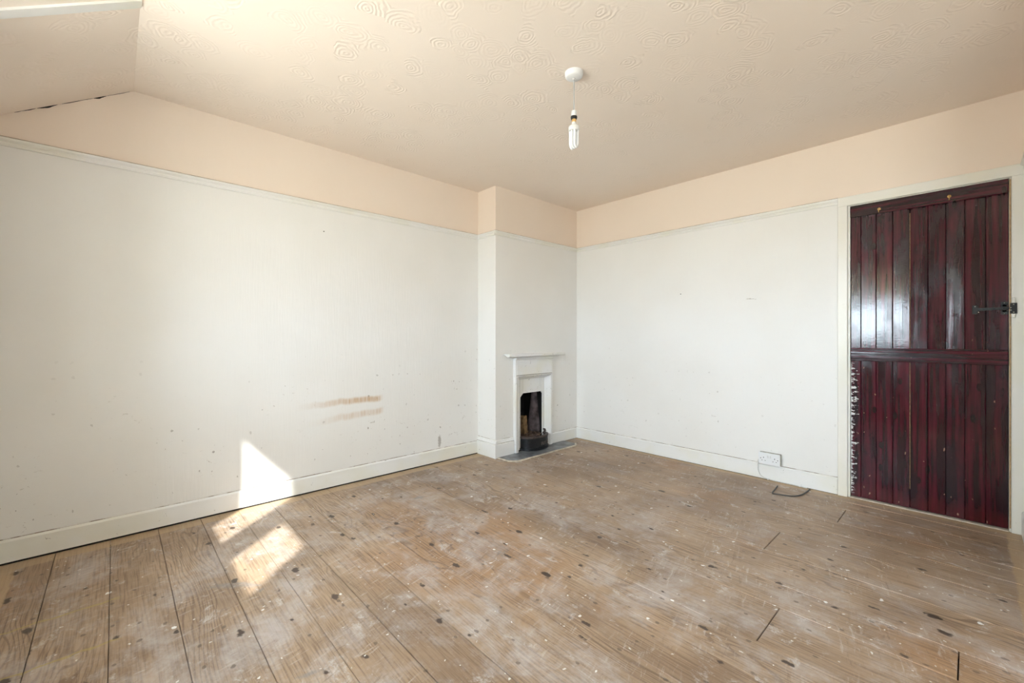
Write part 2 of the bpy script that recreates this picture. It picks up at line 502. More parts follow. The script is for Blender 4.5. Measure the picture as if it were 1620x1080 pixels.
M_DOOR = door_material()
M_LEDGE = door_material(True)
M_RAWWOOD = simple('raw_pale_wood', (0.50, 0.33, 0.17), 0.7, var=0.4, scale=60)
M_BRASS = simple('brass', (0.70, 0.47, 0.20), 0.28, 1.0)
M_IRON = simple('black_painted_iron', (0.012, 0.013, 0.014), 0.35, 0.3, bump=0.2, scale=60)
M_SCREW = simple('bright_screw_head', (0.50, 0.48, 0.42), 0.35, 0.8)
M_CAST = simple('black_leaded_cast_iron', (0.020, 0.021, 0.024), 0.36, 0.35, var=0.4, scale=40, bump=0.3)
M_RUST = simple('rusted_iron_rim', (0.13, 0.095, 0.085), 0.5, 0.4, var=0.5, scale=60, bump=0.3)
M_SOOT = simple('soot', (0.010, 0.008, 0.007), 0.95, var=0.5, scale=20, bump=0.6)
M_CLAY = simple('sooty_fireclay', (0.17, 0.135, 0.145), 0.9, var=0.7, scale=14, bump=0.6)
M_BRICK = simple('scorched_fire_brick', (0.30, 0.185, 0.085), 0.9, var=0.55, scale=24, bump=0.6)
M_ASH = simple('ash_and_rubble', (0.12, 0.075, 0.055), 0.95, var=0.6, scale=60, bump=0.9)
M_SLATE = simple('grey_slate_hearth', (0.21, 0.225, 0.245), 0.28, 0.0, var=0.72, scale=13, bump=0.25)
M_STRIP = simple('paint_splashed_wood_strip', (0.66, 0.59, 0.49), 0.6, var=0.35, scale=26, bump=0.3)
M_PLASTIC = simple('white_plastic', (0.80, 0.81, 0.82), 0.3)
M_PLASTIC_OLD = simple('old_white_plastic', (0.72, 0.72, 0.71), 0.35)
M_PATTRESS = simple('grubby_cream_plastic', (0.42, 0.40, 0.34), 0.5, var=0.4, scale=50)
M_BLACK = simple('black_plastic', (0.012, 0.012, 0.013), 0.35)
M_HOLE = simple('dark_hole', (0.01, 0.01, 0.012), 0.8)
M_CABLE_W = simple('white_cable', (0.68, 0.68, 0.66), 0.45)
M_CABLE_G = simple('dark_grey_cable', (0.045, 0.042, 0.04), 0.45)
M_FLEX = simple('grey_flex', (0.42, 0.42, 0.43), 0.5)
M_TUBE = simple('white_lamp_tube', (0.88, 0.90, 0.92), 0.15)
M_GLASS = glass_material()
M_SUN_CUT = sun_cut_material()
def crack_material(name, dark, pale):
    k = NT(name)
    k.color(k.mix(k.smooth(k.noise(k.pos(), 9.0, 4, 0.65), 0.42, 0.58), dark, pale)); k.rough(0.9)
    return k.m
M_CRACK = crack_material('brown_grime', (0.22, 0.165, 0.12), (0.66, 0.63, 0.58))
M_RAILLINE = crack_material('brown_rail_line', (0.42, 0.32, 0.23), (0.66, 0.55, 0.45))
M_SOCKGAP = simple('dark_gap', (0.02, 0.018, 0.015), 0.9)

# ------------------------------------------------------------------ floor
floor = box_obj('floor', (XW - 0.45, XR + 0.25, YA - 0.1, YL + 0.2, -0.16, -0.030), M_SUB)
structure(floor)
EDGES = [-0.40, -0.20, -0.015, 0.165, 0.345, 0.52, 0.685, 0.855, 1.02, 1.20, 1.38, 1.55, 1.80, 1.97,
         2.24, 2.50, 2.68, 2.86, 3.10, 3.25, 3.367]
JOINTS = {11: [0.48], 12: [0.025], 14: [0.665], 17: [0.49], 0: [1.9], 3: [-0.4], 6: [-0.3], 8: [0.1], 15: [-0.5]}
for i in range(len(EDGES) - 1):
    x0, x1 = EDGES[i] * H, EDGES[i+1] * H
    if i == 0: x0 -= 0.0
    gap = random.choice((0.0008, 0.001, 0.0012, 0.0018))
    y_near = YA if x0 < XN else YN
    cuts = [y_near] + [j * H for j in JOINTS.get(i, [])] + [YB if x0 > XB + 0.01 else YL]
    cuts = sorted(c for c in cuts if c >= y_near - 1e-6)
    for a, b in zip(cuts, cuts[1:]):
        dz = random.uniform(-0.0012, 0.0006)
        bm = bmesh.new()
        add_box(bm, x0 + gap, x1 - gap, a + (0.0018 if a > y_near else 0), b - (0.0018 if b < 2.6*H else 0), -0.0295, dz)
        bevel(bm, 0.0018, 1)
        obj('floorboard', bm, M_FLOOR, floor)

# ------------------------------------------------------------------ walls
bm = bmesh.new()
add_box(bm, XW - 0.45, XB, YL, YL + 0.2, -0.16, ZC + 0.1)
wl = structure(obj('wall_left', bm, M_WALL_L))
box_obj('nail', (1.104, 1.110, YL - 0.006, YL, 1.861, 1.867), M_HOLE, wl, 0.001)

# chimney breast: side face, front face with the fireplace opening
OX0, OX1, OZ1 = 2.535 * H, 2.935 * H, 0.66 * H
bm = bmesh.new()
add_box(bm, XB, OX0, YB, YL + 0.2, -0.16, ZC + 0.1)
add_box(bm, OX1, XR, YB, YL + 0.2, -0.16, ZC + 0.1)
add_box(bm, OX0, OX1, YB, YL + 0.2, OZ1, ZC + 0.1)
structure(obj('wall_chimney', bm, M_WALL_BX))

DY0, DY1, DZ = -0.143 * H, 0.5244 * H, 1.821 * H      # door opening
bm = bmesh.new()
add_box(bm, XR, XR + 0.14, DY1, YL + 0.2, -0.16, ZC + 0.1)
add_box(bm, XR, XR + 0.14, DY0, DY1, DZ, ZC + 0.1)
add_box(bm, XR, XR + 0.14, YN - 0.12, DY0, -0.16, ZC + 0.1)
wr = structure(obj('wall_right', bm, M_WALL_R))
box_obj('nail', (XR - 0.006, XR, 1.760, 1.767, 1.481, 1.487), M_HOLE, wr, 0.001)
for y0_, y1_, z0_, z1_ in ((1.165, 1.225, 1.402, 1.404), (1.19, 1.222, 1.405, 1.408), (1.15, 1.163, 1.398, 1.400)):
    box_obj('plaster_scar', (XR - 0.001, XR, y0_, y1_, z0_, z1_), M_CRACK, wr)

structure(box_obj('wall_sky_block', (XR + 0.141, XR + 0.20, YN - 0.12, 0.7*H, -0.16, ZC), simple('sky_block_grey', (0.35, 0.33, 0.30), 0.8)))  # panel added behind the door to block sky light through its gaps
bm = bmesh.new()
add_box(bm, XN, XR, YN - 0.12, YN, -0.16, ZC + 0.1)
add_box(bm, XN, XN + 0.12, YA, YN - 0.12, -0.16, ZC + 0.1)
structure(obj('wall_near', bm, M_WALL_BX))
bm = bmesh.new()
add_box(bm, XW - 0.45, XN + 0.12, YA - 0.15, YA, -0.16, ZC + 0.1)
structure(obj('wall_back', bm, M_WALL_BX))

# window wall with two openings
W1 = (0.86, 2.16, 0.979, 2.075)      # y0, y1, z0, z1
W_FILL = (-1.50, -0.60, 0.979, 2.075)  # unseen opening, added to carry fill light to the door wall
bm = bmesh.new()
xa, xb = XW - 0.40, XW
for (y0, y1) in ((YA, W_FILL[0]), (W_FILL[1], W1[0]), (W1[1], YL)):
    add_box(bm, xa, xb, y0, y1, -0.16, ZC + 0.1)
for w in (W1, W_FILL):
    add_box(bm, xa, xb, w[0], w[1], -0.16, w[2])
    add_box(bm, xa, xb, w[0], w[1], w[3], ZC + 0.1)
structure(obj('wall_window', bm, wall_material('window_wall_paint', 1)))

# ------------------------------------------------------------------ ceiling
bm = bmesh.new()
add_box(bm, XCR, XR, YA, YL, ZC, ZC + 0.10)
structure(obj('ceiling', bm, M_CEIL))
bm = bmesh.new()
add_prism(bm, [(XCR, ZC), (XW, ZEAVE), (XW, ZC + 0.10), (XCR, ZC + 0.10)],
          lambda x, z: (x, YA, z), lambda x, z: (x, YL, z))
slope_obj = structure(obj('ceiling_slope', bm, M_CEIL))
# flat board running up the slope where the window recess begins
bm = bmesh.new()
dx, dz_ = XCR - XW, ZC - ZEAVE
L = math.hypot(dx, dz_); nx, nz = dz_ / L, -dx / L
def slope_pt(s, t, y):      # s along the slope from the crease, t out from the slope
    return (XCR - dx * s + nx * t, y, ZC - dz_ * s + nz * t)
prof = [(0.0, 0.0), (1.0, 0.0), (1.0, 0.009), (0.0, 0.009)]
add_prism(bm, prof, lambda s, t: slope_pt(s, t, 2.087*H), lambda s, t: slope_pt(s, t, 2.128*H))
add_prism(bm, [(0.0, 0.0), (1.0, 0.0), (1.0, 0.005), (0.0, 0.005)], lambda s, t: slope_pt(s, t, 2.128*H), lambda s, t: slope_pt(s, t, 2.142*H))
structure(obj('trim_1', bm, M_GLOSS_CLEAN))

# cracks in the plaster where the slope meets the left wall
def crack(x0, x1, th, y=None):
    n = 9
    up, dn = [], []
    for i in range(n):
        t = i / (n - 1); xx = x0 + (x1 - x0)*t
        w = th * math.sin(math.pi*min(max(t, 0.04), 0.96)) * random.uniform(0.5, 1.0)
        zz = ZC - SLOPE*(XCR - xx)
        up.append((xx, zz + 0.001)); dn.append((xx, zz - w))
    bm = bmesh.new()
    add_prism(bm, up + dn[::-1], lambda x, z: (x, YL - 0.0025, z), lambda x, z: (x, YL + 0.002, z))
    obj('crack', bm, M_SOCKGAP, slope_obj)
for a_, b_, t_ in ((-0.36, -0.335, 0.002), (-0.335, -0.29, 0.004), (-0.285, -0.215, 0.009), (-0.20, -0.12, 0.003), (-0.12, -0.085, 0.002), (-0.083, -0.033, 0.009), (-0.03, 0.06, 0.0022)):
    crack(a_, b_, t_)

# ------------------------------------------------------------------ skirting boards
def skirting(name, axis, a, b, wall, out, h, th=0.018, mat=M_GLOSS, z0=0.004):
    """a flat board with an eased top edge; out = +1/-1 direction away from the wall"""
    bm = bmesh.new()
    prof = [(0, z0), (th, z0), (th, h - 0.010), (th * 0.55, h), (0, h)]
    if axis == 'X':
        add_prism(bm, prof, lambda t, z: (a, wall + out*t, z), lambda t, z: (b, wall + out*t, z))
    else:
        add_prism(bm, prof, lambda t, z: (wall + out*t, a, z), lambda t, z: (wall + out*t, b, z))
    o = obj(name, bm, mat)
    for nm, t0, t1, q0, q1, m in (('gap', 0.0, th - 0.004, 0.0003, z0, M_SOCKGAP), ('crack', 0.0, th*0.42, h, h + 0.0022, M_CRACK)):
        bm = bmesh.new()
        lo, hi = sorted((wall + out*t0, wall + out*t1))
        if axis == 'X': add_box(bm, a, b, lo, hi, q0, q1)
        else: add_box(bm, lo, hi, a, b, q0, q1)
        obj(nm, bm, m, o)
    return structure(o)
def moulded(bm, axis, a, b, wall, out, h):
    prof = [(0, 0.002), (0.022, 0.002), (0.022, h - 0.038), (0.015, h - 0.034), (0.019, h - 0.026), (0.012, h - 0.012), (0.014, h - 0.008), (0.006, h), (0, h)]
    if axis == 'X':
        add_prism(bm, prof, lambda t, z: (a, wall + out*t, z), lambda t, z: (b, wall + out*t, z))
    else:
        add_prism(bm, prof, lambda t, z: (wall + out*t, a, z), lambda t, z: (wall + out*t, b, z))

skirting('baseboard_left', 'X', XW, XB, YL, -1, 0.108*H, z0=0.010)
bm = bmesh.new()
moulded(bm, 'Y', YB - 0.022, YL, XB, -1, 0.147*H)
moulded(bm, 'X', XB + 0.0, 2.497*H, YB, -1, 0.147*H)
bc = structure(obj('baseboard_chimney', bm, M_GLOSS))
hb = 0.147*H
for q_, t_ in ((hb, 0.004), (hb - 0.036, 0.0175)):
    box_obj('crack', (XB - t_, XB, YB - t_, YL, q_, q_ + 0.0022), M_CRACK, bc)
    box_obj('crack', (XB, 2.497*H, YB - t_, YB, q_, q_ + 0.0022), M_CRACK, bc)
skirting('baseboard_hearth', 'X', 2.969*H, XR, YB, -1, 0.105*H, th=0.012)
skirting('baseboard_right', 'Y', 0.574*H, YB, XR, -1, 0.108*H)
skirting('baseboard_near', 'X', XN, XR - 0.024, YN, 1, 0.125*H, th=0.020)
skirting('baseboard_return', 'Y', YA, YN, XN, -1, 0.125*H, th=0.020)
skirting('baseboard_window', 'Y', YA, YL, XW, 1, 0.108*H)

# ------------------------------------------------------------------ picture rails
RAILP = [(0, -0.040), (0.010, -0.040), (0.014, -0.030), (0.012, -0.022), (0.022, -0.012), (0.024, -0.003), (0.018, 0.0), (0, 0.0)]
def rail(name, axis, a, b, wall, out, z=ZRAIL):
    bm = bmesh.new()
    if axis == 'X':
        add_prism(bm, RAILP, lambda t, q: (a, wall + out*t, z + q), lambda t, q: (b, wall + out*t, z + q))
    else:
        add_prism(bm, RAILP, lambda t, q: (wall + out*t, a, z + q), lambda t, q: (wall + out*t, b, z + q))
    o = structure(obj(name, bm, M_GLOSS_CLEAN))
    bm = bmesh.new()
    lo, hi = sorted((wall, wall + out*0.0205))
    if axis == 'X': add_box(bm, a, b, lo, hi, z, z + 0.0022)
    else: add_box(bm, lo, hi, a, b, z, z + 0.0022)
    obj('rail_top_line', bm, M_RAILLINE, o)  # thin brown strip along the rail's top edge
    return o
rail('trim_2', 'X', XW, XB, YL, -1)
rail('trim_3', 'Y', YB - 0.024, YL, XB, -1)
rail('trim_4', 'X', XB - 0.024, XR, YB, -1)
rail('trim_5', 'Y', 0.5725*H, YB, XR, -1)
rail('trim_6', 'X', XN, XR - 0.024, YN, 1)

# ------------------------------------------------------------------ windows
def window(name, w, blind):
    y0, y1, z0, z1 = w
    root = empty(name, (GLASS_X, (y0+y1)/2, z0))
    structure(root)
    xf0, xf1 = GLASS_X - 0.03, GLASS_X + 0.03
    bm = bmesh.new()
    add_box(bm, xf0, xf1, y0, y0+0.045, z0, z1); add_box(bm, xf0, xf1, y1-0.045, y1, z0, z1)
    add_box(bm, xf0, xf1, y0+0.045, y1-0.045, z0, z0+0.05); add_box(bm, xf0, xf1, y0+0.045, y1-0.045, z1-0.012, z1)
    obj('window_frame', bm, M_GLOSS_CLEAN, root)
    mid = (1.39, 1.58) if blind else ((y0+y1)/2 - 0.05, (y0+y1)/2 + 0.05)
    box_obj('mullion', (xf0 - 0.01, xf1, mid[0], mid[1], z0+0.05, z1-0.012), M_GLOSS_CLEAN, root, 0.004)
    for a, b in ((y0+0.045, mid[0]), (mid[1], y1-0.045)):
        box_obj('pane', (GLASS_X - 0.003, GLASS_X + 0.003, a, b, z0+0.05, z1-0.012), M_GLASS, root)
    box_obj('window_sill', (xf1, XW, y0 - 0.0, y1 + 0.0, z0 - 0.03, z0), M_GLOSS_CLEAN, root)
    if blind:
        box_obj('sun_cut_blind', (xf1 + 0.004, xf1 + 0.006, y0+0.02, mid[0]+0.02, 1.605, z1 - 0.03), M_SUN_CUT, root)  # unseen blind, added to cut the top off this pane's sun patch
        bm = bmesh.new(); add_lathe(bm, [(0.018, -0.28), (0.018, 0.28)], (xf1 + 0.022, 1.135, z1 - 0.022), 12, 'Z')
        bmesh.ops.rotate(bm, verts=bm.verts, cent=(xf1 + 0.022, 1.135, z1 - 0.022), matrix=Matrix.Rotation(math.pi/2, 3, 'X'))
        obj('sun_cut_roller', bm, M_SUN_CUT, root)
    # portal: guides sampling of the sky through this opening, gives off no light of its own
    ld = bpy.data.lights.new('window_portal', 'AREA'); ld.shape = 'RECTANGLE'
    ld.size = y1 - y0; ld.size_y = z1 - z0
    ld.cycles.is_portal = True
    lo = bpy.data.objects.new('window_portal', ld); COL.objects.link(lo)
    lo.location = (GLASS_X - 0.05, (y0+y1)/2, (z0+z1)/2)
    lo.rotation_euler = Vector((1, 0, 0)).to_track_quat('-Z', 'Z').to_euler()
    return root
window('window_1', W1, True)
window('window_fill', W_FILL, False)

# ------------------------------------------------------------------ door frame and door
bm = bmesh.new()
AO = 0.018
add_box(bm, XR - AO, XR, 0.5244*H, 0.5725*H, 0.0, DZ)                     # left architrave
add_box(bm, XR - AO, XR, YN, DY0, 0.0, DZ)                               # right architrave
add_box(bm, XR - AO, XR, YN, 0.5725*H, DZ, ZRAIL)                        # head
bevel(bm, 0.002, 1)
# rebated lining behind the architrave
add_box(bm, XR + 0.001, XR + 0.10, 0.5125*H, DY1, 0.0, DZ)
add_box(bm, XR + 0.001, XR + 0.10, DY0, -0.1355*H, 0.0, DZ)
add_box(bm, XR + 0.001, XR + 0.10, -0.1355*H, 0.5125*H, 1.8165*H, DZ)
frame = structure(obj('trim_7', bm, M_FRAME))
box_obj('edge_strip', (XR - 0.004, XR + 0.02, -0.142*H, -0.1365*H, 0.02, 1.81*H), M_RAWWOOD, frame)
box_obj('threshold_strip', (XR - 0.012, XR + 0.03, -0.135*H, 0.512*H, -0.001, 0.006), M_STRIP, frame, 0.002)
kz = 1.15 * H
box_obj('keeper_block', (XR - 0.030, XR - AO, -0.156*H, -0.144*H, kz + 0.026, kz + 0.056), M_FRAME, frame, 0.002)
box_obj('keeper_block', (XR - 0.026, XR - AO, -0.156*H, -0.144*H, kz - 0.055, kz - 0.034), M_FRAME, frame, 0.002)
box_obj('keeper_plate', (XR - 0.024, XR - AO, -0.162*H, -0.138*H, kz - 0.034, kz + 0.026), M_IRON, frame, 0.0015)
for sy, sz in ((-0.150, 0.018), (-0.150, -0.026), (-0.141, 0.0), (-0.141, -0.014)):
    bm = bmesh.new(); add_lathe(bm, [(0.0028, 0), (0.0028, -0.002), (0.001, -0.003)], (XR - 0.024, sy*H, kz + sz), 8, 'X')
    obj('screw', bm, M_SCREW, frame)

door = empty('door_1', (XR + 0.02, 0.188*H, 0.0)); structure(door)
DXF = XR + 0.012                        # door face
DB0, DB1 = -0.1345 * H, 0.5110 * H
def door_y(px):                         # board seams measured along the door
    t = (px - 810.0) / 675.0
    c, s = math.cos(THETA), math.sin(THETA)
    return (DXF) * (s - t*c) / (c + t*s)
seams = [DB1] + [door_y(p) for p in (1362, 1386, 1412, 1439.5, 1468, 1496, 1526, 1559.5)] + [DB0]
tilts = [0.0, -0.007, -0.013, -0.017, -0.006, 0.006, -0.034, 0.004, 0.003]
for i in range(9):
    ya, yb = seams[i+1], seams[i]
    g = 0.0008 if i not in (3, 4) else 0.0012
    ya += g; yb -= g
    tl = tilts[i] * (yb - ya)
    bm = bmesh.new()
    add_prism(bm, [(DXF + tl, ya), (DXF - tl, yb), (DXF + 0.014, yb), (DXF + 0.014, ya)],
              lambda x, y: (x, y, 0.010), lambda x, y: (x, y, 1.815*H))
    bevel(bm, 0.0022, 1)
    obj('plank', bm, M_DOOR, door)
box_obj('door_back', (DXF + 0.0145, DXF + 0.022, DB0, DB1, 0.010, 1.815*H), M_DOOR, door)
box_obj('backing_strip', (DXF + 0.003, DXF + 0.014, seams[4] - 0.0015, seams[4] + 0.0015, 0.13, 1.72*H), M_RAWWOOD, door)
box_obj('ledge', (DXF - 0.022, DXF - 0.0008, DB0 + 0.001, DB1 - 0.001, 1.742*H, 1.814*H), M_LEDGE, door, 0.003)
box_obj('ledge', (DXF - 0.022, DXF - 0.0008, DB0 + 0.001, DB1 - 0.001, 0.853*H, 0.934*H), M_LEDGE, door, 0.003)
# cup hooks on the top ledge
for hy, hz in ((0.373, 1.768), (0.079, 1.773)):
    hk = empty('coat_hook', (DXF - 0.022, hy*H, hz*H)); attach(hk, door)
    bm = bmesh.new(); add_lathe(bm, [(0.009, 0.0), (0.009, -0.002), (0.005, -0.005)], (DXF - 0.022, hy*H, hz*H), 14, 'X')
    obj('hook_rose', bm, M_BRASS, hk, True)
    bm = bmesh.new()
    x0 = DXF - 0.026
    add_tube(bm, smooth_path([(x0, hy*H, hz*H), (x0-0.014, hy*H, hz*H-0.002), (x0-0.022, hy*H, hz*H-0.012), (x0-0.016, hy*H, hz*H-0.022),
                              (x0-0.010, hy*H, hz*H-0.024), (x0-0.012, hy*H, hz*H-0.020)], 5), 0.0028, 8)
    obj('hook_arm', bm, M_BRASS, hk, True)
# black iron latch
la = empty('latch', (DXF, -0.03*H, kz)); attach(la, door)
ly0 = door_y(1542.5); ly2 = door_y(1589)
box_obj('pivot_plate', (DXF - 0.004, DXF, ly0 - 0.011, ly0 + 0.011, kz - 0.030, kz + 0.022), M_IRON, la, 0.001)
bm = bmesh.new()
add_prism(bm, [(ly0 + 0.004, kz - 0.012), (ly0 + 0.004, kz + 0.004), (DB0 - 0.006, kz + 0.006), (DB0 - 0.006, kz - 0.008)],
          lambda y, z: (DXF - 0.012, y, z), lambda y, z: (DXF - 0.005, y, z))
obj('latch_bar', bm, M_IRON, la)
bm = bmesh.new()
add_box(bm, DXF - 0.004, DXF, ly2 - 0.013, ly2 + 0.013, kz + 0.008, kz + 0.036)
add_box(bm, DXF - 0.004, DXF, ly2 - 0.013, ly2 + 0.013, kz - 0.036, kz - 0.011)
add_box(bm, DXF - 0.018, DXF - 0.014, ly2 - 0.007, ly2 + 0.007, kz - 0.020, kz + 0.018)
add_box(bm, DXF - 0.018, DXF - 0.003, ly2 - 0.007, ly2 + 0.007, kz + 0.010, kz + 0.018)
add_box(bm, DXF - 0.018, DXF - 0.003, ly2 - 0.007, ly2 + 0.007, kz - 0.020, kz - 0.013)
obj('staple_plate', bm, M_IRON, la)
for sy, sz in ((ly2, 0.030), (ly2, -0.031), (ly2 - 0.010, 0.012), (ly2 - 0.010, -0.014), (ly0, 0.014), (ly0, -0.006), (ly0 - 0.014, -0.019)):
    bm = bmesh.new(); add_lathe(bm, [(0.0026, 0), (0.0026, -0.0018), (0.001, -0.0026)], (DXF - 0.004, sy, kz + sz), 8, 'X')
    obj('screw', bm, M_SCREW, la)

# ------------------------------------------------------------------ fireplace
fp = empty('fireplace', (2.7325*H, YB, 0.0))
tag(fp, 'small white-painted cast-iron bedroom fireplace with mantel shelf on the chimney breast', 'fireplace')
FX0, FX1 = 2.498*H, 2.967*H
FYF = YB - 0.033*H                      # front plane of the surround
IN_Y = YB + 0.024*H                     # plane of the inner plate
# mantel shelf with eased front
bm = bmesh.new()
zs0, zs1 = 0.832*H, 0.857*H
py = 0.078*H
prof = [(0, zs0 - 0.012), (0.045, zs0 - 0.012), (0.055, zs0), (py - 0.006, zs0), (py, zs0 + 0.006), (py, zs1 - 0.006), (py - 0.006, zs1), (0, zs1)]
add_prism(bm, prof, lambda t, z: (2.385*H + (0.10 if z < zs0 - 1e-6 else 0), YB - t, z), lambda t, z: (3.10*H - (0.10 if z < zs0 - 1e-6 else 0), YB - t, z))
obj('mantel_shelf', bm, M_FIRE, fp)
RW = 0.032 * H
ZT = 0.822 * H
ZF = 0.655 * H                          # underside of the frieze
box_obj('pilaster', (FX0, FX0 + RW, FYF, YB, 0.010, ZF), M_FIRE, fp, 0.003)
box_obj('pilaster', (FX1 - RW*0.7, FX1, FYF, YB, 0.010, ZF), M_FIRE, fp, 0.003)
box_obj('frieze', (FX0, FX1, FYF, YB, ZF, ZT), M_FIRE, fp, 0.003)
box_obj('frieze_panel', (FX0 + 0.012, FX1 - 0.012, FYF - 0.005, FYF, ZF + 0.020, ZT - 0.040), M_FIRE, fp, 0.003)
bm = bmesh.new()
add_prism(bm, [(0, 0), (0.018, 0), (0.014, -0.012), (0.006, -0.020), (0, -0.022)], lambda t, q: (FX0 - 0.004, FYF - t, ZT + q), lambda t, q: (FX1 + 0.004, FYF - t, ZT + q))
obj('bed_mould', bm, M_FIRE, fp)
box_obj('groove', (FX0 + RW, FX1 - RW*0.7, FYF - 0.0008, FYF, ZF + 0.001, ZF + 0.0045), M_GROOVE, fp)
box_obj('groove', (FX0 + 0.010, FX1 - 0.010, FYF - 0.0008, FYF, ZF + 0.014, ZF + 0.018), M_GROOVE, fp)
box_obj('groove', (FX0 + RW*0.5, FX0 + RW*0.5 + 0.003, FYF - 0.0008, FYF, 0.02, ZF), M_GROOVE, fp)
# splayed reveals between the surround and the inner plate
PX0, PX1, PZ1 = FX0 + RW + 0.016, FX1 - RW*0.7 - 0.030, ZF - 0.026
def quad_slab(name, a, b, c, d, th, mat, parent):
    bm = bmesh.new()
    A, B, C, D = map(Vector, (a, b, c, d))
    n = (B - A).cross(D - A).normalized() * th
    f = [bm.verts.new(v) for v in (A, B, C, D)]; g = [bm.verts.new(v + n) for v in (A, B, C, D)]
    bm.faces.new(f); bm.faces.new(list(reversed(g)))
    for i in range(4):
        j = (i+1) % 4; bm.faces.new((f[j], f[i], g[i], g[j]))
    return obj(name, bm, mat, parent)
xi0, xi1 = FX0 + RW, FX1 - RW*0.7
quad_slab('reveal', (xi0, FYF + 0.004, 0.010), (PX0, IN_Y, 0.010), (PX0, IN_Y, PZ1), (xi0, FYF + 0.004, ZF), 0.004, M_FIRE, fp)
quad_slab('reveal', (PX1, IN_Y, 0.010), (xi1, FYF + 0.004, 0.010), (xi1, FYF + 0.004, ZF), (PX1, IN_Y, PZ1), 0.004, M_FIRE, fp)
quad_slab('reveal', (xi0, FYF + 0.004, ZF), (PX0, IN_Y, PZ1), (PX1, IN_Y, PZ1), (xi1, FYF + 0.004, ZF), 0.004, M_FIRE, fp)
# inner plate with a chamfered arch opening
GX0, GX1, GZ0, GZ1 = 2.608*H, 2.893*H, 0.47*H, 0.503*H
ch = 0.034*H
bm = bmesh.new()
add_prism(bm, [(PX0, 0.010), (GX0, 0.010), (GX0, GZ0), (GX0 + ch, GZ1), (GX1 - ch*0.5, GZ1), (GX1, GZ0 + 0.01), (GX1, 0.010), (PX1, 0.010), (PX1, PZ1 + 0.004), (PX0, PZ1 + 0.004)],
          lambda x, z: (x, IN_Y, z), lambda x, z: (x, IN_Y + 0.012, z))
plate = obj('inner_plate', bm, M_FIRE, fp)
for fx in (GX1 - 0.046, GX1 - 0.026, GX0 + 0.030, GX0 - 0.006):
    box_obj('flute', (fx, fx + 0.006, IN_Y - 0.004, IN_Y, GZ1 + 0.006, PZ1 - 0.004), M_FIRE, fp, 0.0015)
box_obj('flute', (GX0 - 0.010, GX0 - 0.003, IN_Y - 0.005, IN_Y, 0.010, GZ0 - 0.01), M_FIRE, fp, 0.0015)
box_obj('flute', (GX1 + 0.001, GX1 + 0.008, IN_Y - 0.005, IN_Y, 0.10, GZ0), M_FIRE, fp, 0.0015)
# firebox
BY = YL + 0.10
bm = bmesh.new()
bx0, bx1, by0, bz1 = GX0 - 0.012, GX1 + 0.034, IN_Y + 0.013, 0.60*H
add_box(bm, bx0 - 0.02, bx0, by0, BY, 0.0, bz1); add_box(bm, bx1, bx1 + 0.012, by0, BY, 0.0, bz1)
add_box(bm, bx0, bx1, BY - 0.02, BY, 0.0, bz1); add_box(bm, bx0, bx1, by0, BY - 0.02, bz1 - 0.02, bz1)
add_box(bm, bx0, bx1, by0, BY - 0.02, 0.0, 0.03)
obj('firebox', bm, M_SOOT, fp)
# curved fireclay back leaning forward on the right
bm = bmesh.new()
cxb, cyb = GX1 + 0.018, IN_Y + 0.14
rows = [(0.075, 0.0, 0.080), (0.16, 0.0, 0.080), (0.24, 0.004, 0.074), (0.32, 0.012, 0.062), (0.42, 0.022, 0.052), (0.53, 0.034, 0.044)]
ring = []
for zz, sh, r in rows:
    ring.append([bm.verts.new((cxb + 0.012 + sh*0.5 + r*math.cos(t)*(1 + 0.03*math.sin(5*t + zz*20)), cyb + sh*0.3 + r*0.9*math.sin(t), zz))
                 for t in [math.radians(150 + 180*k/14) for k in range(15)]])
for a, b in zip(ring, ring[1:]):
    for k in range(14): bm.faces.new((a[k], a[k+1], b[k+1], b[k]))
bm.faces.new(ring[-1]); bm.faces.new(list(reversed(ring[0])))
fb = obj('fireback', bm, M_CLAY, fp, True)
# ash bed
bm = bmesh.new()
nxg, nyg = 14, 10
grid = [[bm.verts.new((GX0 - 0.002 + (GX1 - GX0 + 0.004)*i/nxg, IN_Y - 0.055*math.sin(math.pi*i/nxg)*(1 - j/nyg) + 0.22*j/nyg,
                       0.122 + random.uniform(-0.008, 0.010) + 0.02*j/nyg)) for j in range(nyg+1)] for i in range(nxg+1)]
for i in range(nxg):
    for j in range(nyg): bm.faces.new((grid[i][j], grid[i+1][j], grid[i+1][j+1], grid[i][j+1]))
ash = obj('ash_bed', bm, M_ASH, fp)
# bow-fronted grate
gcx, ghw = 0.5*(2.600 + 2.915)*H, 0.152*H
gy_b, gdep = IN_Y - 0.002, 0.112*H
def bow(s, extra=0.0, z=0.0):
    t = math.pi * s
    return (gcx - (ghw + extra)*math.cos(t), gy_b - (gdep + extra)*(math.sin(t)**0.75), z)
def bow_wall(bm, e0, e1, z0, z1, n=28):
    pr = []
    for k in range(n + 1):
        s = k / n
        pr.append([bm.verts.new(bow(s, e0, z0)), bm.verts.new(bow(s, e1, z0)), bm.verts.new(bow(s, e1, z1)), bm.verts.new(bow(s, e0, z1))])
    for a, b in zip(pr, pr[1:]):
        for i in range(4):
            j = (i+1) % 4; bm.faces.new((a[i], b[i], b[j], a[j]))
    bm.faces.new(pr[0]); bm.faces.new(list(reversed(pr[-1])))
grate = None
bm = bmesh.new(); bow_wall(bm, -0.012, 0.0, 0.030, 0.125)
front = obj('grate_front', bm, M_CAST, fp, True)
bm = bmesh.new(); bow_wall(bm, -0.020, 0.008, 0.0095, 0.030)
obj('grate_plinth', bm, M_CAST, fp, True)
bm = bmesh.new(); bow_wall(bm, -0.022, 0.005, 0.1255, 0.140)
obj('grate_rim', bm, M_RUST, fp, True)
bm = bmesh.new()
e = bow(0.985, -0.006)
